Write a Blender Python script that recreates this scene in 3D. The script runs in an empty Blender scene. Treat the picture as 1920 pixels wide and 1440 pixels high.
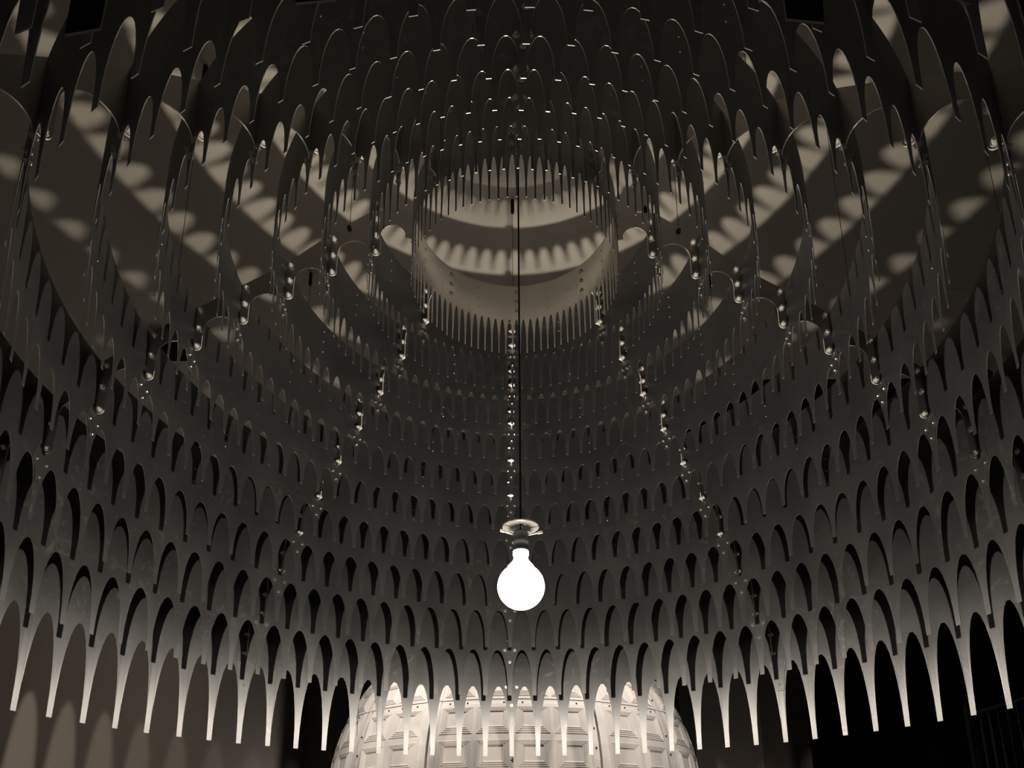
import bpy, bmesh, math, random
from mathutils import Matrix, Vector
from mathutils.geometry import tessellate_polygon
from math import sin, cos, pi, radians, sqrt

random.seed(7)
SC = bpy.context.scene
COL = SC.collection
EYE = 1.55                        # camera height above the floor; heights below are given from the eye and raised by EYE

# ------------------------------------------------------------------ camera, world, light, exposure
cd = bpy.data.cameras.new('camera')
cam = bpy.data.objects.new('camera', cd)
COL.objects.link(cam)
cd.sensor_width = 36.0
cd.lens = 1363.17 * 36.0 / 1920.0
cd.shift_y = (1230.29 - 720.0) / 1920.0
cd.clip_start = 0.02
cam.matrix_world = (Matrix.Translation((0, 0, EYE)) @ Matrix.Rotation(0.006655, 4, 'Z')
                    @ Matrix.Rotation(pi / 2 + 0.254965, 4, 'X') @ Matrix.Rotation(-0.003671, 4, 'Z'))
SC.camera = cam

w = bpy.data.worlds.new('dark_hall')
SC.world = w
w.use_nodes = True
w.node_tree.nodes['Background'].inputs[0].default_value = (0.9, 0.8, 0.7, 1)
w.node_tree.nodes['Background'].inputs[1].default_value = 0.0015

SC.view_settings.view_transform = 'Standard'
SC.view_settings.look = 'None'
SC.view_settings.gamma = 1.0
SC.view_settings.use_curve_mapping = False
SC.view_settings.exposure = 0.0
SC.cycles.max_bounces = 7
SC.cycles.diffuse_bounces = 4
SC.cycles.glossy_bounces = 5
SC.cycles.sample_clamp_indirect = 3.0
SC.cycles.caustics_reflective = True

BULB_POWER = 7400.0               # emission of the small light source inside the bulb
GLOBE_SPOT = 225.0                # watts of each added outer ceiling spot aimed at the coffered globe
CEILING_SPOT = 240.0              # watts of each added inner ceiling spot above the globe

# ------------------------------------------------------------------ helpers
def mat(name, color, rough=0.5, metal=0.0, emit=0.0, spec=0.5):
    m = bpy.data.materials.new(name)
    m.use_nodes = True
    b = m.node_tree.nodes['Principled BSDF']
    b.inputs['Base Color'].default_value = (*color, 1)
    b.inputs['Roughness'].default_value = rough
    b.inputs['Metallic'].default_value = metal
    b.inputs['Specular IOR Level'].default_value = spec
    if emit:
        b.inputs['Emission Color'].default_value = (*color, 1)
        b.inputs['Emission Strength'].default_value = emit
    return m

def noise_color(m, c0, c1, scale=4.0, detail=5.0, stretch=(1, 1, 1), rough=None, bump=0.0):
    nt = m.node_tree
    b = nt.nodes['Principled BSDF']
    tc = nt.nodes.new('ShaderNodeTexCoord')
    mp = nt.nodes.new('ShaderNodeMapping')
    mp.inputs['Scale'].default_value = stretch
    nt.links.new(tc.outputs['Object'], mp.inputs['Vector'])
    n = nt.nodes.new('ShaderNodeTexNoise')
    n.inputs['Scale'].default_value = scale
    n.inputs['Detail'].default_value = detail
    nt.links.new(mp.outputs['Vector'], n.inputs['Vector'])
    r = nt.nodes.new('ShaderNodeValToRGB')
    r.color_ramp.elements[0].color = (*c0, 1)
    r.color_ramp.elements[0].position = 0.35
    r.color_ramp.elements[1].color = (*c1, 1)
    r.color_ramp.elements[1].position = 0.68
    nt.links.new(n.outputs['Fac'], r.inputs['Fac'])
    nt.links.new(r.outputs['Color'], b.inputs['Base Color'])
    if rough:
        mr = nt.nodes.new('ShaderNodeMapRange')
        mr.inputs['From Min'].default_value = 0.3
        mr.inputs['From Max'].default_value = 0.7
        mr.inputs['To Min'].default_value = rough[0]
        mr.inputs['To Max'].default_value = rough[1]
        nt.links.new(n.outputs['Fac'], mr.inputs['Value'])
        nt.links.new(mr.outputs['Result'], b.inputs['Roughness'])
    if bump:
        bp = nt.nodes.new('ShaderNodeBump')
        bp.inputs['Strength'].default_value = bump
        bp.inputs['Distance'].default_value = 0.01
        nt.links.new(n.outputs['Fac'], bp.inputs['Height'])
        nt.links.new(bp.outputs['Normal'], b.inputs['Normal'])
    return m

def mesh_obj(name, me, parent=None, loc=None, mx=None):
    o = bpy.data.objects.new(name, me)
    COL.objects.link(o)
    if parent is not None:
        o.parent = parent
    if mx is not None:
        o.matrix_basis = mx
    elif loc is not None:
        o.location = loc
    return o

def pydata(name, verts, faces, m=None, smooth=False):
    me = bpy.data.meshes.new(name)
    me.from_pydata(verts, [], faces)
    if smooth:
        for p in me.polygons:
            p.use_smooth = True
    if m:
        me.materials.append(m)
    me.update()
    return me

def bm_mesh(name, bm, m=None, smooth=False):
    me = bpy.data.meshes.new(name)
    bmesh.ops.recalc_face_normals(bm, faces=bm.faces)
    bm.to_mesh(me)
    bm.free()
    if smooth:
        for p in me.polygons:
            p.use_smooth = True
    if m:
        me.materials.append(m)
    return me

def box_bm(bm, x0, x1, y0, y1, z0, z1):
    vs = [bm.verts.new(p) for p in ((x0, y0, z0), (x1, y0, z0), (x1, y1, z0), (x0, y1, z0),
                                    (x0, y0, z1), (x1, y0, z1), (x1, y1, z1), (x0, y1, z1))]
    for f in ((3, 2, 1, 0), (4, 5, 6, 7), (0, 1, 5, 4), (1, 2, 6, 5), (2, 3, 7, 6), (3, 0, 4, 7)):
        bm.faces.new([vs[i] for i in f])

def box_mesh(name, x0, x1, y0, y1, z0, z1, m, bevel=0.0):
    bm = bmesh.new()
    box_bm(bm, x0, x1, y0, y1, z0, z1)
    if bevel:
        bmesh.ops.bevel(bm, geom=bm.edges[:], offset=bevel, segments=2, profile=0.5, affect='EDGES')
    return bm_mesh(name, bm, m)

def lathe_bm(bm, prof, n=32, mx=None):
    rings = []
    for r, z in prof:
        if r < 1e-6:
            rings.append([bm.verts.new((0, 0, z))])
        else:
            rings.append([bm.verts.new((r * cos(2 * pi * i / n), r * sin(2 * pi * i / n), z)) for i in range(n)])
    for a, b in zip(rings[:-1], rings[1:]):
        for i in range(n):
            j = (i + 1) % n
            q = []
            for v in (a[i % len(a)], a[j % len(a)], b[j % len(b)], b[i % len(b)]):
                if v not in q:
                    q.append(v)
            if len(q) > 2:
                bm.faces.new(q)
    if mx is not None:
        bmesh.ops.transform(bm, matrix=mx, verts=[v for rg in rings for v in rg])

def lathe(name, prof, m, n=32, smooth=True):
    bm = bmesh.new()
    lathe_bm(bm, prof, n)
    return bm_mesh(name, bm, m, smooth)

def rod_bm(bm, p0, p1, r, n=8):
    p0, p1 = Vector(p0), Vector(p1)
    d = p1 - p0
    mx = Matrix.Translation(p0) @ d.to_track_quat('Z', 'Y').to_matrix().to_4x4()
    L = d.length
    lathe_bm(bm, [(0, 0), (r, 0), (r, L), (0, L)], n, mx)

def tag(o, label=None, cat=None, group=None, kind=None):
    if label: o['label'] = label
    if cat: o['category'] = cat
    if group: o['group'] = group
    if kind: o['kind'] = kind
    return o

def struct(name, me, label=None, loc=None):
    o = mesh_obj(name, me, loc=loc)
    o['kind'] = 'structure'
    if label: o['label'] = label
    return o

# ------------------------------------------------------------------ materials
def rolled_metal(name, c0, c1, rough, aniso, scale=3.0):
    """rolled sheet with a vertical grain: sharp along the grain, spread across it"""
    m = mat(name, c1, rough[0], 1.0)
    noise_color(m, c0, c1, scale=scale, detail=8.0, stretch=(1, 1, 0.8), rough=rough)
    nt = m.node_tree
    b = nt.nodes['Principled BSDF']
    b.inputs['Anisotropic'].default_value = aniso
    t = nt.nodes.new('ShaderNodeTangent')
    t.direction_type = 'RADIAL'
    t.axis = 'Z'
    nt.links.new(t.outputs['Tangent'], b.inputs['Tangent'])
    return m
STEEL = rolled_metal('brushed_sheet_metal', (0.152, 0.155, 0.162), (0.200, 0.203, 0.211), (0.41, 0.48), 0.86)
STEEL.node_tree.nodes['Principled BSDF'].inputs['Metallic'].default_value = 0.93
def smudges(m, amount):
    """finger marks and wipe marks: small patches where the sheet is paler and duller"""
    nt = m.node_tree
    b = nt.nodes['Principled BSDF']
    tc = nt.nodes.new('ShaderNodeTexCoord')
    wv = nt.nodes.new('ShaderNodeTexNoise')
    wv.inputs['Scale'].default_value = 9.0
    wv.inputs['Detail'].default_value = 6.0
    wv.inputs['Distortion'].default_value = 2.2
    big = nt.nodes.new('ShaderNodeTexNoise')
    big.inputs['Scale'].default_value = 1.7
    nt.links.new(tc.outputs['Object'], wv.inputs['Vector'])
    nt.links.new(tc.outputs['Object'], big.inputs['Vector'])
    r1 = nt.nodes.new('ShaderNodeMapRange')
    r1.inputs['From Min'].default_value, r1.inputs['From Max'].default_value = 0.56, 0.74
    nt.links.new(wv.outputs['Fac'], r1.inputs['Value'])
    r2 = nt.nodes.new('ShaderNodeMapRange')
    r2.inputs['From Min'].default_value, r2.inputs['From Max'].default_value = 0.48, 0.66
    nt.links.new(big.outputs['Fac'], r2.inputs['Value'])
    mu = nt.nodes.new('ShaderNodeMath')
    mu.operation = 'MULTIPLY'
    nt.links.new(r1.outputs['Result'], mu.inputs[0])
    nt.links.new(r2.outputs['Result'], mu.inputs[1])
    mx = nt.nodes.new('ShaderNodeMix')
    mx.data_type = 'RGBA'
    src = b.inputs['Base Color'].links[0].from_socket
    nt.links.new(mu.outputs[0], mx.inputs['Factor'])
    nt.links.new(src, mx.inputs['A'])
    mx.inputs['B'].default_value = (*amount, 1)
    nt.links.new(mx.outputs['Result'], b.inputs['Base Color'])
smudges(STEEL, (0.33, 0.325, 0.325))
BRIGHT = rolled_metal('lit_polished_sheet_metal', (0.88, 0.855, 0.82), (0.95, 0.93, 0.90), (0.19, 0.25), 0.8)  # polished, with light on the top ring's inside put into its pale colour
EDGE = mat('cut_metal_edge', (0.38, 0.37, 0.36), 0.38, 0.65)
RIBEDGE = mat('lit_cut_edge', (0.85, 0.82, 0.78), 0.34, 0.7)  # paler base colour imitates the bulb's light on the rib edges
RIB = mat('rib_plate_metal', (0.40, 0.385, 0.37), 0.3, 1.0)
BOLT = mat('bright_bolt_steel', (0.88, 0.86, 0.82), 0.22, 0.72)
RIVET = mat('dark_rivet_steel', (0.35, 0.33, 0.3), 0.3, 1.0)
CEIL = mat('warm_white_ceiling_paint', (0.60, 0.545, 0.46), 0.85, 0.0, spec=0.15)
noise_color(CEIL, (0.41, 0.385, 0.345), (0.435, 0.41, 0.37), scale=1.2, detail=4.0)
WALL = mat('grey_brown_wall_paint', (0.40, 0.36, 0.32), 0.85, 0.0, spec=0.15)
noise_color(WALL, (0.44, 0.395, 0.36), (0.47, 0.425, 0.39), scale=0.8, detail=3.0)
DARKWALL = mat('dark_brown_wall_paint', (0.26, 0.22, 0.195), 0.8, 0.0, spec=0.2)
BLACK = mat('black_and_unlit_paint', (0.006, 0.006, 0.007), 0.9, 0.0, spec=0.1)  # real black, and darkness painted onto far and unseen room parts
GREEN = mat('dark_green_grey_paint', (0.15, 0.155, 0.13), 0.6, 0.0)
FLOOR = mat('dark_grey_floor', (0.04, 0.038, 0.036), 0.6, 0.0)
noise_color(FLOOR, (0.036, 0.034, 0.032), (0.046, 0.043, 0.04), scale=2.0)
WHITE = mat('white_moulded_plaster', (0.80, 0.76, 0.72), 0.55, 0.0)
noise_color(WHITE, (0.77, 0.73, 0.69), (0.82, 0.78, 0.74), scale=2.0)
SEAM = mat('dark_seam', (0.05, 0.045, 0.04), 0.9)
DARKBOLT = mat('blackened_bolt', (0.03, 0.027, 0.025), 0.45, 0.6)
CABLE = mat('black_cable', (0.006, 0.006, 0.006), 0.7, spec=0.2)
WIRE = mat('dark_steel_wire', (0.10, 0.09, 0.08), 0.5, 0.6)
FILAMENT = mat('bulb_light_source', (1.0, 0.885, 0.73), 0.4, emit=BULB_POWER)
BULB = bpy.data.materials.new('glowing_bulb_glass')       # thin glass that glows and lets the light of its core through
BULB.use_nodes = True
_nt = BULB.node_tree
_nt.nodes.clear()
_e = _nt.nodes.new('ShaderNodeEmission')
_e.inputs[0].default_value = (1.0, 0.9, 0.72, 1)
_e.inputs[1].default_value = 1.06
_t = _nt.nodes.new('ShaderNodeBsdfTransparent')
_a = _nt.nodes.new('ShaderNodeAddShader')
_o = _nt.nodes.new('ShaderNodeOutputMaterial')
_nt.links.new(_e.outputs[0], _a.inputs[0])
_nt.links.new(_t.outputs[0], _a.inputs[1])
_nt.links.new(_a.outputs[0], _o.inputs[0])
SOCKET = mat('grey_socket', (0.10, 0.105, 0.11), 0.35, 0.3)
CLEAR = mat('clear_acrylic', (0.9, 0.9, 0.87), 0.12)
CLEAR.node_tree.nodes['Principled BSDF'].inputs['Transmission Weight'].default_value = 0.988
CLEAR.node_tree.nodes['Principled BSDF'].inputs['IOR'].default_value = 1.45
CHROME = mat('polished_pin', (0.85, 0.83, 0.8), 0.15, 1.0)
BRASS = mat('dark_brass', (0.30, 0.19, 0.09), 0.35, 1.0)
RAIL = mat('dark_rail_paint', (0.03, 0.03, 0.032), 0.5)

# ------------------------------------------------------------------ room shell
Z = lambda z: z + EYE
XL, XR = -4.14, 6.6
struct('floor', box_mesh('floor', -7, 9, -6, 22, -0.2, 0, FLOOR))

bm = bmesh.new()
box_bm(bm, -7, 9, -0.6, 5.55, Z(3.96), Z(4.16))
box_bm(bm, -7, 1.65, 5.55, 7.2, Z(3.96), Z(4.16))
ceil = struct('ceiling', bm_mesh('ceiling', bm, CEIL))
for y0, y1, x1 in ((-0.6, 1.49, 9), (1.492, 4.489, 9), (4.491, 5.55, 9), (5.552, 7.2, 1.65)):
    mesh_obj('ceiling_panel', box_mesh('ceiling_panel', -7, x1, y0, y1, Z(3.93), Z(3.96), CEIL), ceil)
struct('ceiling', box_mesh('ceiling_near', -7, 9, -6, -0.6, Z(3.96), Z(4.16), BLACK), 'unseen ceiling behind the viewer, blackened to keep the near rings dark')  # unseen, made black so the near rings reflect darkness
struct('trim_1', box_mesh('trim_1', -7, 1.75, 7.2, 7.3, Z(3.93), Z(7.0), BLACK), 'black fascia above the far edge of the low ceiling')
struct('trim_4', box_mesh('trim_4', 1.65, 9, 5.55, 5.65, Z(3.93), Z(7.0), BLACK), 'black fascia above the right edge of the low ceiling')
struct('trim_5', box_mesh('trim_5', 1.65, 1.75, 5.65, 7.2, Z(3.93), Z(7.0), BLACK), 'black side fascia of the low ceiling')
struct('ceiling', box_mesh('ceiling_upper', -7, 9, 5.55, 22, Z(7.0), Z(7.2), BLACK), 'upper ceiling beyond the low ceiling, blackened to stand for the dark void')  # black put in for the unlit void over the low ceiling
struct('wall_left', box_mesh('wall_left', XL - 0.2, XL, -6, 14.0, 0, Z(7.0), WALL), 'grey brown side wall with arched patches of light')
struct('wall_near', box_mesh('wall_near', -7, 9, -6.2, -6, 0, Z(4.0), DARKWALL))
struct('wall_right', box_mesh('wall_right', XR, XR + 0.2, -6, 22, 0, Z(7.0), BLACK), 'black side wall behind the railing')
struct('wall_rear', box_mesh('wall_rear', -7, 9, 22, 22.2, 0, Z(7.0), BLACK), 'wall far behind the opening, blackened to stand for a dark room')  # black stands in for the dark room beyond the opening
# back wall in two pieces beside a tall black opening, with dark green jambs
struct('wall_back', box_mesh('wall_back_left', XL, -3.52, 14.0, 14.2, 0, Z(7.0), DARKWALL), 'dark brown back wall left of the opening')
struct('trim_2', box_mesh('trim_2', -3.52, -3.29, 13.86, 14.2, 0, Z(7.0), GREEN), 'dark green jamb left of the opening')
struct('trim_3', box_mesh('trim_3', 3.14, 3.40, 13.86, 14.2, 0, Z(7.0), GREEN), 'dark green jamb right of the opening')
struct('wall_back', box_mesh('wall_back_right', 3.40, 4.72, 14.0, 14.2, 0, Z(7.0), WALL), 'grey brown back wall right of the opening')
struct('wall_side', box_mesh('wall_side', 4.72, 4.92, 12.2, 14.2, 0, Z(7.0), DARKWALL), 'dark brown return wall at the right')

# ------------------------------------------------------------------ the openwork dome of eleven arcaded rings
AX = Vector((0, 2.9, 0))
PHI = -0.02227
N = 80
RR = [.4892, .6890, .8909, 1.0868, 1.2863, 1.4865, 1.6856, 1.8845, 2.0820, 2.2772, 2.4850]
TIP = [2.5752, 2.4936, 2.3977, 2.2829, 2.1511, 2.0001, 1.8229, 1.6133, 1.3642, 1.0546, .6390]
APX = [2.790, 2.704, 2.586, 2.4525, 2.313, 2.171, 2.0123, 1.8372, 1.638, 1.398, 1.168]
TOP = [3.005, 3.005, 2.860, 2.690, 2.563, 2.433, 2.296, 2.140, 1.970, 1.783, 1.560]
TH = 0.0019

dome = bpy.data.objects.new('openwork_dome', None)
COL.objects.link(dome)
dome.location = (AX.x, AX.y, EYE)
dome.rotation_euler = (0, 0, -PHI)
dome.empty_display_size = 0.3
tag(dome, 'hanging dome of eleven nested dark metal rings cut into arcades of arches', 'dome sculpture')

def bent(R, th, z):
    return (R * sin(th), R * cos(th), z)

def ring_mesh(k):
    R, zt, za, zT = RR[k], TIP[k], APX[k], TOP[k]
    s = 2 * pi / N
    half_tip = 0.081 * s                      # half the width of a tooth tip
    half_arch = 0.5 * s - half_tip
    M = 13
    cols = []                                 # (theta, bottom z) for one period starting at the tooth centre
    for i in range(N):
        t0 = i * s
        cols.append((t0 - half_tip, zt))
        for j in range(M + 1):
            a = -pi / 2 + pi * j / M
            cols.append((t0 + 0.5 * s + half_arch * sin(a), zt + (za - zt) * cos(a) ** 0.96 if abs(cos(a)) > 1e-6 else zt))
    # drop the duplicate column where arch ends and the next tip begins
    out = []
    for c in cols:
        if out and abs(c[0] - out[-1][0]) < 1e-7 and abs(c[1] - out[-1][1]) < 1e-7:
            continue
        out.append(c)
    cols = out
    n = len(cols)
    V, F = [], []
    rnd = random.Random(100 + k)
    bend = [rnd.gauss(0, 0.010) * (za - zt) for _ in range(N)]      # teeth are slightly bent in or out
    def off(th, z):
        if z >= za - 1e-6:
            return 0.0
        return bend[int(round(th / s)) % N] * ((za - z) / (za - zt)) ** 1.5
    for rad in (R - TH / 2, R + TH / 2):
        for th, zb in cols:
            V.append(bent(rad + off(th, zb), th, zb))
            V.append(bent(rad, th, zT))
    for i in range(n):
        j = (i + 1) % n
        a, b, c, d = 2 * i, 2 * j, 2 * j + 1, 2 * i + 1
        o = 2 * n
        F.append((a, b, c, d))                # inner face
        F.append((o + b, o + a, o + d, o + c))
        F.append((b, a, o + a, o + b))        # cut edge
        F.append((d, c, o + c, o + d))        # top edge
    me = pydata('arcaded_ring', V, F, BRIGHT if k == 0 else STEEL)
    me.materials.append(EDGE)
    me.materials.append(STEEL)
    for i, p in enumerate(me.polygons):
        p.material_index = (0, 2, 1, 1)[i % 4]
    return me

ORD = ['topmost', 'second', 'third', 'fourth', 'fifth', 'sixth', 'seventh', 'eighth', 'ninth', 'tenth', 'lowest']
bmb = bmesh.new()                              # a splice bolt lying along local Y (radial): washer, head, nut
lathe_bm(bmb, [(0, .0105), (.0045, .0105), (.0068, .0085), (.0068, .003), (.0115, .003), (.0115, .0015)], 10)
lathe_bm(bmb, [(.0115, -.0015), (.0115, -.003), (.0068, -.003), (.0068, -.010), (.0035, -.010), (.0035, -.015), (0, -.015)], 10)
SPLICE_BOLT = bm_mesh('splice_bolt', bmb, mat('dull_bolt_steel', (0.46, 0.445, 0.42), 0.30, 1.0), False)
RIVET_ME = lathe('rivet', [(0, .004), (.003, .0035), (.005, .0015), (.005, -.0015), (0, -.004)], RIVET, 8)
bmb = bmesh.new()
lathe_bm(bmb, [(0, .017), (.006, .017), (.0095, .014), (.0095, .006), (.0145, .006), (.0145, .0025)], 10)
lathe_bm(bmb, [(.0145, -.0025), (.0145, -.006), (.0095, -.006), (.0095, -.014), (.005, -.014), (.005, -.021), (0, -.021)], 10)
RIB_BOLT = bm_mesh('rib_bolt', bmb, BOLT, False)

def radial_mx(R, th, z):
    """local Z of the fixing points to the axis (inward)"""
    rot = Matrix.Rotation(-th, 4, 'Z') @ Matrix.Rotation(pi / 2, 4, 'X')
    return Matrix.Translation(bent(R, th, z)) @ rot

def splice_mesh(k):
    R = RR[k] - TH / 2 - 0.0015
    s = 2 * pi / N
    L = APX[k] - TIP[k]
    pts = [(-.30, 1.20), (.30, 1.20), (.34, 1.06), (.20, .84), (.145, .64), (-.145, .64), (-.20, .84), (-.34, 1.06)]
    V, F = [], []
    n = len(pts)
    for rad in (R - 0.001, R + 0.001):
        for u, t in pts:
            V.append(bent(rad, u * s, TIP[k] + t * L))
    F.append(tuple(range(n)))
    F.append(tuple(reversed(range(n, 2 * n))))
    for i in range(n):
        j = (i + 1) % n
        F.append((j, i, n + i, n + j))
    return pydata('splice_plate', V, F, STEEL)

rings = []
for k in range(11):
    ring = mesh_obj('arcaded_ring', ring_mesh(k), dome)
    if k == 10:
        ring.rotation_euler = (0, 0, -0.006)
    ring['label'] = f'{ORD[k]} arcaded metal ring of the dome'
    rings.append(ring)
    sp = splice_mesh(k)
    L = APX[k] - TIP[k]
    s = 2 * pi / N
    for i in range(8):
        th = i * pi / 4
        if k > 0:
            p = mesh_obj('splice_plate', sp, ring, mx=Matrix.Rotation(-th, 4, 'Z'))
            for u, t in ((-.205, .985), (.205, .985), (0, .72)):
                mesh_obj('splice_bolt', SPLICE_BOLT, ring, mx=radial_mx(RR[k] - 0.001, th + u * s, TIP[k] + t * L))
        else:
            for zz in (2.965, 2.905, 2.845):
                mesh_obj('splice_bolt', SPLICE_BOLT, ring, mx=radial_mx(RR[k], th + 0.045, zz))
        for q in range(3):
            band = TOP[k] - APX[k]
            zz = TOP[k] - 0.045 - 0.062 * q if k < 5 else APX[k] + band * (0.3 + 0.25 * q)
            mesh_obj('rivet', RIVET_ME, ring, mx=radial_mx(RR[k], th + pi / 8, zz))

def rib_outline():
    """closed outline (r, z) of a radial rib plate, seen from the side"""
    up = [(RR[0] + TH, TOP[0])] + [(RR[k], TOP[k]) for k in range(1, 11)]
    low = []
    TW = 0.040
    # from the outer end back to the innermost ring
    for k in range(10, 0, -1):
        ro = RR[k] - TH
        ri = ro - TW
        zb = APX[k] + 0.037
        if k == 10:
            low.append((ro, TOP[k] - 0.02))
        # rounded foot of the tab
        for j in range(9):
            a = -pi * j / 8
            low.append((ro - TW / 2 + TW / 2 * cos(a), zb + TW / 2 + TW / 2 * sin(a)))
        # arch up to ring k-1
        rk = RR[k - 1] + TH
        wdt = ri - rk
        if k > 1:
            c = (ri + rk) / 2
            rad = wdt / 2
            crown = (TOP[k] + TOP[k - 1]) / 2 - 0.108
            zc = crown - rad
            for j in range(15):
                a = pi * j / 14
                low.append((c + rad * cos(a), zc + rad * sin(a)))
            low.append((rk, zc - 0.005))
            # straight up the outer face of ring k-1 is hidden in the ring; jump through its sheet to the tab behind
        else:
            rad = 0.060
            c = ri - rad
            zc = TOP[0] - 0.085 - rad
            for j in range(13):
                a = pi * 0.97 * j / 12
                low.append((c + rad * cos(a), zc + rad * sin(a)))
            low.append((c - rad + 0.002, zc - 0.012))
            for j in range(6):
                a = pi / 2 * j / 5
                low.append((rk + 0.034 - 0.034 * sin(a), zc - 0.012 - 0.022 * (1 - cos(a))))
            low.append((rk, zc - 0.07))
    return up + low

def rib_mesh():
    pts = rib_outline()
    t = 0.0025
    bm = bmesh.new()
    A = [bm.verts.new((-t, r, z)) for r, z in pts]
    B = [bm.verts.new((t, r, z)) for r, z in pts]
    n = len(pts)
    for i in range(n):
        j = (i + 1) % n
        bm.faces.new((A[j], A[i], B[i], B[j]))
    for tri in tessellate_polygon([[Vector((r, z, 0)) for r, z in pts]]):
        bm.faces.new([A[q] for q in tri])
        bm.faces.new([B[q] for q in reversed(tri)])
    me = bm_mesh('radial_rib', bm, RIB)
    me.materials.append(RIBEDGE)
    for q in range(n):
        me.polygons[q].material_index = 1
    return me

RIB_ME = rib_mesh()
for i in range(8):
    th = i * pi / 4
    rib = mesh_obj('radial_rib', RIB_ME, dome, mx=Matrix.Rotation(-th, 4, 'Z'))
    for k in range(1, 11):
        zb, zt = APX[k] + 0.037, TOP[k]
        r = RR[k] - TH - 0.020
        z0, z1 = zb + 0.022, min(zt - 0.012, zb + 0.022 + 0.19 + 0.012 * max(0, k - 4))
        for q in range(3):
            zz = z0 + (z1 - z0) * q / 2
            mesh_obj('rib_bolt', RIB_BOLT, rib, mx=Matrix.Translation((0, r, zz)) @ Matrix.Rotation(pi / 2, 4, 'Y'))
    # small eye where a suspension wire is tied
    for r in ((.8, 1.6, 2.4) if i % 2 == 0 else (1.2, 2.0)):
        k = max(j for j in range(11) if RR[j] < r)
        f = (r - RR[k]) / (RR[k + 1] - RR[k])
        zt = TOP[k] + (TOP[k + 1] - TOP[k]) * f
        bm = bmesh.new()
        rod_bm(bm, (-.012, r, zt - .028), (.012, r, zt - .028), .011, 10)
        mesh_obj('wire_eye', bm_mesh('wire_eye', bm, DARKBOLT), rib)

# ------------------------------------------------------------------ suspension wires from the ceiling to the ribs
POS = ['rear', 'rear right', 'right', 'front right', 'front', 'front left', 'left', 'rear left']
NTH = {.8: 'inner', 1.6: 'middle', 2.4: 'outer', 1.2: 'inner', 2.0: 'outer'}
wire_cache = {}
for i in range(8):
    th = i * pi / 4 + PHI
    for r in ((.8, 1.6, 2.4) if i % 2 == 0 else (1.2, 2.0)):
        k = max(j for j in range(11) if RR[j] < r)
        f = (r - RR[k]) / (RR[k + 1] - RR[k])
        zb = TOP[k] + (TOP[k + 1] - TOP[k]) * f + 0.004
        L = 3.93 - zb
        t = bpy.data.objects.new('suspension_wire', None)
        COL.objects.link(t)
        t.location = (AX.x + r * sin(th) + 0.006 * cos(th), AX.y + r * cos(th) - 0.006 * sin(th), Z(zb))
        t.empty_display_size = 0.05
        y = t.location.y
        tag(t, f'thin dark {NTH[r]} suspension wire holding the {POS[i]} rib of the dome', 'wire', 'suspension wires of the dome')
        top = L if y < 5.55 else 7.0 - zb
        key = round(top, 3)
        if key not in wire_cache:
            bm = bmesh.new()
            rod_bm(bm, (0, 0, 0), (0, 0, top), 0.0016, 6)
            g = lathe('cable_gripper', [(0, top - 0.105), (.008, top - 0.105), (.0115, top - .098), (.0115, top - .008), (.008, top), (0, top)], CABLE, 10)
            wire_cache[key] = (bm_mesh('wire', bm, WIRE), g)
        mesh_obj('wire_strand', wire_cache[key][0], t)
        mesh_obj('cable_gripper', wire_cache[key][1], t)

# ------------------------------------------------------------------ the bulb on its cable
BX, BY, BZ = 0.02, 2.9, Z(1.059)
lamp = bpy.data.objects.new('pendant_bulb', None)
COL.objects.link(lamp)
lamp.location = (BX, BY, BZ)
lamp.empty_display_size = 0.1
tag(lamp, 'glowing round opal bulb hanging on a black cable inside the dome', 'lamp')
RB = 0.101
prof = [(0, -RB)]
for j in range(1, 17):
    a = -pi / 2 + j * (pi * 0.785) / 16
    prof.append((RB * cos(a), RB * sin(a)))
prof += [(0.052, 0.096), (0.041, 0.108), (0.0345, 0.118), (0.0310, 0.128), (0.0315, 0.136), (0.0345, 0.142), (0.0350, 0.147), (0.0325, 0.152), (0.024, 0.155), (0, 0.155)]
mesh_obj('glass_globe', lathe('glass_globe', prof, BULB, 32), lamp)
bm = bmesh.new()
bmesh.ops.create_icosphere(bm, subdivisions=2, radius=0.03)
mesh_obj('light_source', bm_mesh('light_source', bm, FILAMENT, True), lamp)
mesh_obj('socket', lathe('socket', [(0, .154), (.031, .154), (.034, .157), (.034, .168), (.0325, .171), (.0325, .178), (.034, .181), (.034, .240), (.030, .250), (0, .250)], SOCKET, 28), lamp)
mesh_obj('canopy_disc', lathe('canopy_disc', [(.012, .268), (.074, .268), (.079, .271), (.079, .277), (.074, .280), (.012, .280), (.012, .268)], CLEAR, 40, False), lamp)
for q, a in enumerate((radians(205), radians(-12), radians(110))):
    bm = bmesh.new()
    rod_bm(bm, (.030 * cos(a), .030 * sin(a), .233), (.078 * cos(a), .078 * sin(a), .238), .0032, 8)
    scr = mesh_obj('clamp_pin', bm_mesh('clamp_pin', bm, CHROME), lamp)
    bm = bmesh.new()
    rod_bm(bm, (.076 * cos(a), .076 * sin(a), .238), (.096 * cos(a), .096 * sin(a), .240), .0062, 10)
    mesh_obj('pin_knob', bm_mesh('pin_knob', bm, CLEAR), scr)
for q in range(4):
    a = q * pi / 2 + .4
    bm = bmesh.new()
    rod_bm(bm, (.045 * cos(a), .045 * sin(a), .262), (.045 * cos(a), .045 * sin(a), .287), .0055, 10)
    mesh_obj('disc_screw', bm_mesh('disc_screw', bm, CHROME), lamp)
bm = bmesh.new()
rod_bm(bm, (0, 0, .250), (0, 0, Z(3.93) - BZ), .0042, 10)
mesh_obj('power_cable', bm_mesh('power_cable', bm, CABLE), lamp)

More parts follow.
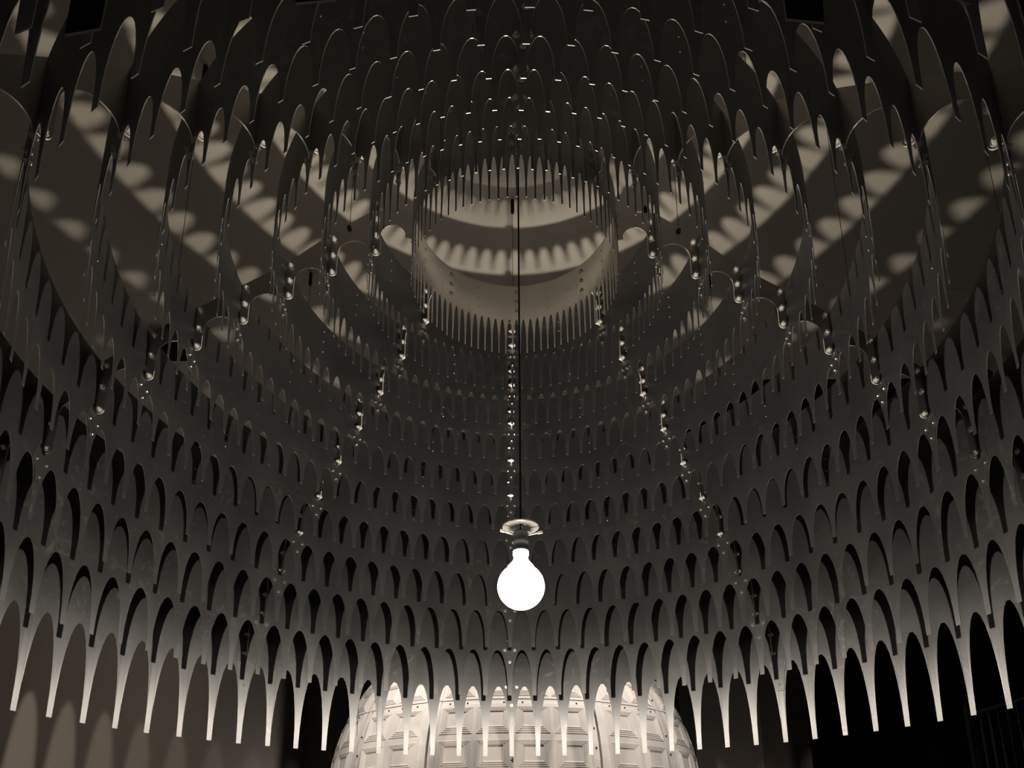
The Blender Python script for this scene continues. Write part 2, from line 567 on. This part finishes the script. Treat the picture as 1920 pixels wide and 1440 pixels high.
# ------------------------------------------------------------------ white coffered globe behind the dome
GY, GZ, GR = 10.22, 0.61, 2.52
GX = -0.04
globe = bpy.data.objects.new('coffered_globe', None)
COL.objects.link(globe)
globe.location = (GX, GY, Z(GZ))
globe.empty_display_size = 0.5
tag(globe, 'large white globe of bolted coffered panels hanging behind the lowest ring', 'globe')

def sph(R, az, la):
    az, la = radians(az), radians(la)
    return (R * sin(az) * cos(la), -R * cos(az) * cos(la), R * sin(la))

# inner shell that closes the seams
bm = bmesh.new()
bmesh.ops.create_uvsphere(bm, u_segments=64, v_segments=32, radius=GR - 0.05)
bmesh.ops.bisect_plane(bm, geom=bm.verts[:] + bm.edges[:] + bm.faces[:], plane_co=(0, 0, .004 - Z(GZ)), plane_no=(0, 0, -1), clear_outer=True)
mesh_obj('inner_shell', bm_mesh('inner_shell', bm, SEAM, True), globe)

def grid_patch(V, F, a0, a1, l0, l1, R, na, nl):
    b = len(V)
    for j in range(nl + 1):
        for i in range(na + 1):
            V.append(sph(R, a0 + (a1 - a0) * i / na, l0 + (l1 - l0) * j / nl))
    for j in range(nl):
        for i in range(na):
            p = b + j * (na + 1) + i
            F.append((p, p + 1, p + na + 2, p + na + 1))

def edge_strip(V, F, pts, R0, R1):
    """a flange down from R0 to R1 along a list of (az, la)"""
    b = len(V)
    for a, l in pts:
        V.append(sph(R0, a, l))
        V.append(sph(R1, a, l))
    for i in range(len(pts) - 1):
        F.append((b + 2 * i, b + 2 * i + 1, b + 2 * i + 3, b + 2 * i + 2))

def coffer_mesh(a_w, l_c, l_h):
    """raised stepped coffer, centred on azimuth 0"""
    V, F = [], []
    steps = 4
    # outer rectangle to inner rectangle in fractions of the cell (u0,u1,v0,v1)
    o = (0.06, 0.94, 0.10, 0.91)
    i_ = (0.27, 0.73, 0.33, 0.75)
    def rect(f, R):
        u0, u1, v0, v1 = (o[q] + (i_[q] - o[q]) * f for q in range(4))
        A = lambda u: (u - .5) * a_w
        Lq = lambda v: l_c + (v - .5) * l_h
        m = 3
        P = []
        for q in range(m): P.append((A(u0 + (u1 - u0) * q / m), Lq(v0)))
        P.append((A(u1), Lq(v0)))
        P.append((A(u1), Lq(v1)))
        for q in range(1, m): P.append((A(u1 + (u0 - u1) * q / m), Lq(v1)))
        P.append((A(u0), Lq(v1)))
        return [sph(R, *p) for p in P]
    rows = [rect(0.0, GR)]
    h = 0.0065
    for q in range(steps):
        f = q / steps
        rows.append(rect(f + 0.06, GR + h))
        rows.append(rect(f + 0.12, GR + h))
        rows.append(rect(f + 0.20, GR - 0.0010 * (q + 1)))
    rows.append(rect(1.0, GR - 0.0010 * (steps + 1)))
    n = len(rows[0])
    for r in rows:
        V.extend(r)
    for q in range(len(rows) - 1):
        for i in range(n):
            j = (i + 1) % n
            F.append((q * n + i, q * n + j, (q + 1) * n + j, (q + 1) * n + i))
    F.append(tuple((len(rows) - 1) * n + i for i in range(n)))
    return pydata('coffer', V, F, WHITE), o

GBOLT = lathe('panel_bolt', [(0, .014), (.007, .014), (.009, .011), (.009, .003), (.0125, .003), (.0125, 0), (0, -.006)], DARKBOLT, 8)

def globe_mx(az, la, R):
    n = Vector(sph(1.0, az, la))
    return Matrix.Translation(n * R) @ n.to_track_quat('Z', 'Y').to_matrix().to_4x4()

cof_cache = {}
def globe_panel(a0, a1, ncol, margin, l0, l1, rows, top_flange, label):
    V, F = [], []
    g = 0.34                                  # half the seam, degrees
    A0, A1, L0, L1 = a0 + g, a1 - g, l0 + g, l1 - g
    cw = (A1 - A0 - 2 * margin) / ncol
    lh = rows[0][1]
    c0 = A0 + margin
    # plain strips: left, right, above, below the field of coffers
    rb, rt = rows[0][0] - lh / 2, rows[-1][0] + lh / 2
    FL = 0.007
    nl = 12
    grid_patch(V, F, A0, c0 - margin * .25, L0, L1, GR - FL, 1, nl)
    grid_patch(V, F, A1 - margin * .75, A1, L0, L1, GR - FL, 1, nl)
    # rolled shoulders between flange and field
    for sgn, xa, xb in ((1, c0 - margin * .25, c0), (-1, A1 - margin * .75, A1 - margin)):
        b = len(V)
        for j in range(nl + 1):
            la = L0 + (L1 - L0) * j / nl
            for q in range(4):
                f = q / 3
                V.append(sph(GR - FL + FL * sin(f * pi / 2), xa + (xb - xa) * f, la))
        for j in range(nl):
            for q in range(3):
                p = b + j * 4 + q
                F.append((p, p + 1, p + 5, p + 4))
    if L1 - rt > 0.05:
        fl = (L1 - rt) * (0.55 if top_flange else 0.02)
        grid_patch(V, F, c0, A1 - margin, L1 - fl, L1, GR - FL, ncol * 3, 1)
        b = len(V)
        na = ncol * 3
        for q in range(4):
            f = q / 3
            la = (L1 - fl) + (rt - (L1 - fl)) * f
            for i in range(na + 1):
                V.append(sph(GR - FL + FL * sin(f * pi / 2), c0 + cw * ncol * i / na, la))
        for q in range(3):
            for i in range(na):
                p = b + q * (na + 1) + i
                F.append((p + na + 1, p + na + 2, p + 1, p))
    if rb - L0 > 0.05:
        grid_patch(V, F, c0, A1 - margin, L0, rb, GR, ncol * 3, 2)
    o = (0.06, 0.94, 0.10, 0.91)
    for lc, h in rows:
        for c in range(ncol):
            x0 = c0 + c * cw
            y0 = lc - h / 2
            grid_patch(V, F, x0, x0 + cw, y0, y0 + h * o[2], GR, 3, 1)
            grid_patch(V, F, x0, x0 + cw, y0 + h * o[3], y0 + h, GR, 3, 1)
            grid_patch(V, F, x0, x0 + cw * o[0], y0 + h * o[2], y0 + h * o[3], GR, 1, 1)
            grid_patch(V, F, x0 + cw * o[1], x0 + cw, y0 + h * o[2], y0 + h * o[3], GR, 1, 1)
    # thickness of the panel at its seams
    m = 12
    for pts in ([(A0, L0 + (L1 - L0) * j / m) for j in range(m + 1)], [(A1, L1 + (L0 - L1) * j / m) for j in range(m + 1)],
                [(A1 + (A0 - A1) * j / m, L0) for j in range(m + 1)], [(A0 + (A1 - A0) * j / m, L1) for j in range(m + 1)]):
        edge_strip(V, F, pts, GR - FL, GR - 0.048)
    pan = mesh_obj('coffered_panel', pydata('coffered_panel', V, F, WHITE), globe)
    for lc, h in rows:
        key = (round(cw, 3), lc, h)
        if key not in cof_cache:
            cof_cache[key] = coffer_mesh(cw, lc, h)[0]
        for c in range(ncol):
            mesh_obj('coffer', cof_cache[key], pan, mx=Matrix.Rotation(radians(c0 + (c + .5) * cw), 4, 'Z'))
    # bolts along the left flange, the right flange and the top flange
    for xa in ([A0 + margin * .38] if a0 < 0 else []) + ([A1 - margin * .38] if a1 > 0 else []):
        la = L0 + 3
        while la < L1 - 2.5:
            mesh_obj('panel_bolt', GBOLT, pan, mx=globe_mx(xa, la, GR - FL))
            la += 5.2
    if top_flange:
        for c in range(ncol * 2):
            mesh_obj('panel_bolt', GBOLT, pan, mx=globe_mx(c0 + (c + .5) * cw / 2, L1 - 1.0, GR - FL))
    return pan

LOW = [(-19.5, 9.0), (-10.5, 9.0), (-1.5, 9.0), (7.5, 9.0), (16.5, 9.0)]
UPP = [(26.6, 8.2), (34.8, 8.2)]
sides = [(-102.5, -75.5, 2), (-75.5, -49, 2), (-49, -22.5, 2), (-22.5, 22.5, 4), (22.5, 49, 2), (49, 75.5, 2), (75.5, 102.5, 2)]
for a0, a1, nc in sides:
    globe_panel(a0, a1, nc, 2.2 if nc == 4 else 2.2, -25, 22.75, LOW, True, '')
    globe_panel(a0, a1, nc, 2.2 if nc == 4 else 2.2, 22.35, 40.5, UPP, False, '')
# plain caps above and below, plain back
def cap_mesh(l0, l1, a0, a1, na, nl):
    V, F = [], []
    grid_patch(V, F, a0, a1, l0, l1, GR - .01, na, nl)
    return pydata('plain_shell', V, F, WHITE, True)
mesh_obj('plain_shell', cap_mesh(40.6, 89.9, 0, 360, 64, 12), globe)
mesh_obj('plain_shell', cap_mesh(-58.6, -25.1, 0, 360, 64, 8), globe)
mesh_obj('plain_shell', cap_mesh(-25.1, 40.6, 102.6, 257.4, 32, 16), globe)
# two thin wires that carry the globe
def globe_wire(x, label):
    dy2 = GR ** 2 - (x - GX) ** 2 - (1.28 - GZ) ** 2
    y = GY - sqrt(max(dy2, 0.0)) - 0.02
    z0 = 1.28
    bm = bmesh.new()
    rod_bm(bm, (0, 0, 0), (0, 0, 7.0 - z0), .003, 6)
    t = mesh_obj('hanging_wire', bm_mesh('hanging_wire', bm, WIRE), loc=(x, y, Z(z0)))
    tag(t, label, 'wire', 'wires carrying the white globe')
globe_wire(-1.92, 'thin vertical wire in front of the left side of the white globe')
globe_wire(1.81, 'thin vertical wire in front of the right side of the white globe')

# added floor spots that brighten the left and back walls
def spot(x, y, z, tx, ty, tz, watts, size, label):
    root = bpy.data.objects.new('added_floor_spotlight', None)
    COL.objects.link(root)
    root.location = (x, y, 0)
    root.empty_display_size = .1
    tag(root, label, 'spotlight', 'added standing spotlights')
    d = Vector((tx, ty, tz)) - Vector((x, y, z))
    q = d.to_track_quat('-Z', 'Y')
    mesh_obj('base_plate', lathe('base_plate', [(0, 0), (.09, 0), (.09, .012), (.015, .02), (.015, z - .09), (0, z - .09)], DARKBOLT, 20, False), root)
    mx = Matrix.Translation((0, 0, z)) @ q.to_matrix().to_4x4()
    mesh_obj('lamp_housing', lathe('lamp_housing', [(.05, .0), (.055, 0), (.055, .12), (.03, .16), (0, .16), (0, .15), (.028, .15), (.05, .115), (.05, 0)], DARKBOLT, 20, False), root, mx=mx)
    ld = bpy.data.lights.new('spot_beam', 'SPOT')
    ld.energy = watts
    ld.spot_size = radians(size)
    ld.spot_blend = 0.5
    ld.shadow_soft_size = 0.04
    ld.color = (1.0, 0.91, 0.82)
    lo = bpy.data.objects.new('spot_beam', ld)
    COL.objects.link(lo)
    lo.parent = root
    lo.matrix_basis = mx @ Matrix.Translation((0, 0, -.005))
spot(-2.6, 12.7, .35, -4.14, 10.6, Z(1.2), 100, 80, 'added low spotlight behind the globe aimed at the left wall')
spot(3.0, 11.6, .3, 4.0, 14.0, Z(1.2), 30, 60, 'added low spotlight behind the globe aimed at the back wall on the right')

def ceiling_spot(x, y, tx, ty, tz, watts, size, label):  # added lamps, positions chosen to brighten the globe
    root = bpy.data.objects.new('added_ceiling_spotlight', None)
    COL.objects.link(root)
    root.location = (x, y, Z(3.93))
    root.empty_display_size = .1
    tag(root, label, 'spotlight', 'added ceiling spotlights above the globe')
    d = Vector((tx, ty, tz)) - Vector((x, y, Z(3.75)))
    mx = Matrix.Translation((0, 0, -.18)) @ d.to_track_quat('-Z', 'Y').to_matrix().to_4x4()
    mesh_obj('ceiling_mount', lathe('ceiling_mount', [(0, 0), (.05, 0), (.05, -.02), (.012, -.025), (.012, -.12), (0, -.12)], DARKBOLT, 20, False), root)
    mesh_obj('lamp_housing', lathe('lamp_housing', [(.045, 0), (.05, 0), (.05, .10), (.03, .14), (0, .14), (0, .13), (.028, .13), (.045, .10), (.045, 0)], DARKBOLT, 20, False), root, mx=mx)
    ld = bpy.data.lights.new('spot_beam', 'SPOT')
    ld.energy = watts
    ld.spot_size = radians(size)
    ld.spot_blend = 0.5
    ld.shadow_soft_size = 0.035
    ld.color = (1.0, 0.91, 0.82)
    lo = bpy.data.objects.new('spot_beam', ld)
    COL.objects.link(lo)
    lo.parent = root
    lo.matrix_basis = mx @ Matrix.Translation((0, 0, -.005))
ceiling_spot(-1.5, 6.95, -.7, 8.1, Z(1.2), CEILING_SPOT, 70, 'added inner left black spotlight under the ceiling in front of the globe')
ceiling_spot(1.5, 6.95, .7, 8.1, Z(1.2), CEILING_SPOT, 70, 'added inner right black spotlight under the ceiling in front of the globe')
ceiling_spot(-3.1, 6.3, -1.3, 9.2, Z(.9), GLOBE_SPOT, 40, 'added outer left black spotlight under the ceiling in front of the globe')
ceiling_spot(3.9, 5.40, 1.4, 9.2, Z(.9), GLOBE_SPOT, 38, 'added outer right black spotlight under the ceiling in front of the globe')

# ------------------------------------------------------------------ black fixture on the ceiling
spk = mesh_obj('ceiling_fixture', box_mesh('ceiling_fixture', -.11, .11, -.13, .13, -.09, 0, BLACK, .045), loc=(-2.75, 5.02, Z(3.93)))
tag(spk, 'black rounded fixture on the ceiling seen through the rear left arches', 'fixture')

# ------------------------------------------------------------------ brass pole in front of the globe
pole = bpy.data.objects.new('brass_pole', None)
COL.objects.link(pole)
pole.location = (-0.035, 5.56, 0)
pole.empty_display_size = .1
tag(pole, 'slim brass pole with a small cross pin in front of the globe', 'pole')
PZ = Z(0.652)
mesh_obj('pole_shaft', lathe('pole_shaft', [(0, .02), (.0045, .02), (.0045, PZ - .03), (.003, PZ), (0, PZ + .003)], BRASS, 10), pole)
mesh_obj('pole_base', lathe('pole_base', [(0, 0), (.14, 0), (.14, .012), (.02, .024), (0, .024)], BRASS, 24, False), pole)
bm = bmesh.new()
rod_bm(bm, (-.017, 0, PZ - .022), (.006, 0, PZ - .022), .0045, 8)
mesh_obj('cross_pin', bm_mesh('cross_pin', bm, BRASS), pole)

# ------------------------------------------------------------------ railing in the dark at the right
railing = bpy.data.objects.new('balustrade', None)
COL.objects.link(railing)
railing.location = (5.0, 6.0, 0)
railing.empty_display_size = .2
tag(railing, 'dark railing with thin upright bars at the black right edge', 'railing')
mesh_obj('handrail', box_mesh('handrail', -.02, .02, -1.6, 2.0, Z(1.37), Z(1.40), RAIL, .005), railing)
mesh_obj('bottom_rail', box_mesh('bottom_rail', -.015, .015, -1.6, 2.0, Z(.34), Z(.37), RAIL, .004), railing)
BAR = box_mesh('baluster', -.008, .008, -.008, .008, Z(.37), Z(1.37), RAIL)
for q in range(23):
    mesh_obj('baluster', BAR, railing, loc=(0, -1.5 + q * .15, 0))
mesh_obj('rail_post', box_mesh('rail_post', -.03, .03, 1.97, 2.03, 0, Z(1.5), RAIL, .004), railing)
mesh_obj('rail_post', box_mesh('rail_post', -.03, .03, -1.63, -1.57, 0, Z(1.5), RAIL, .004), railing)
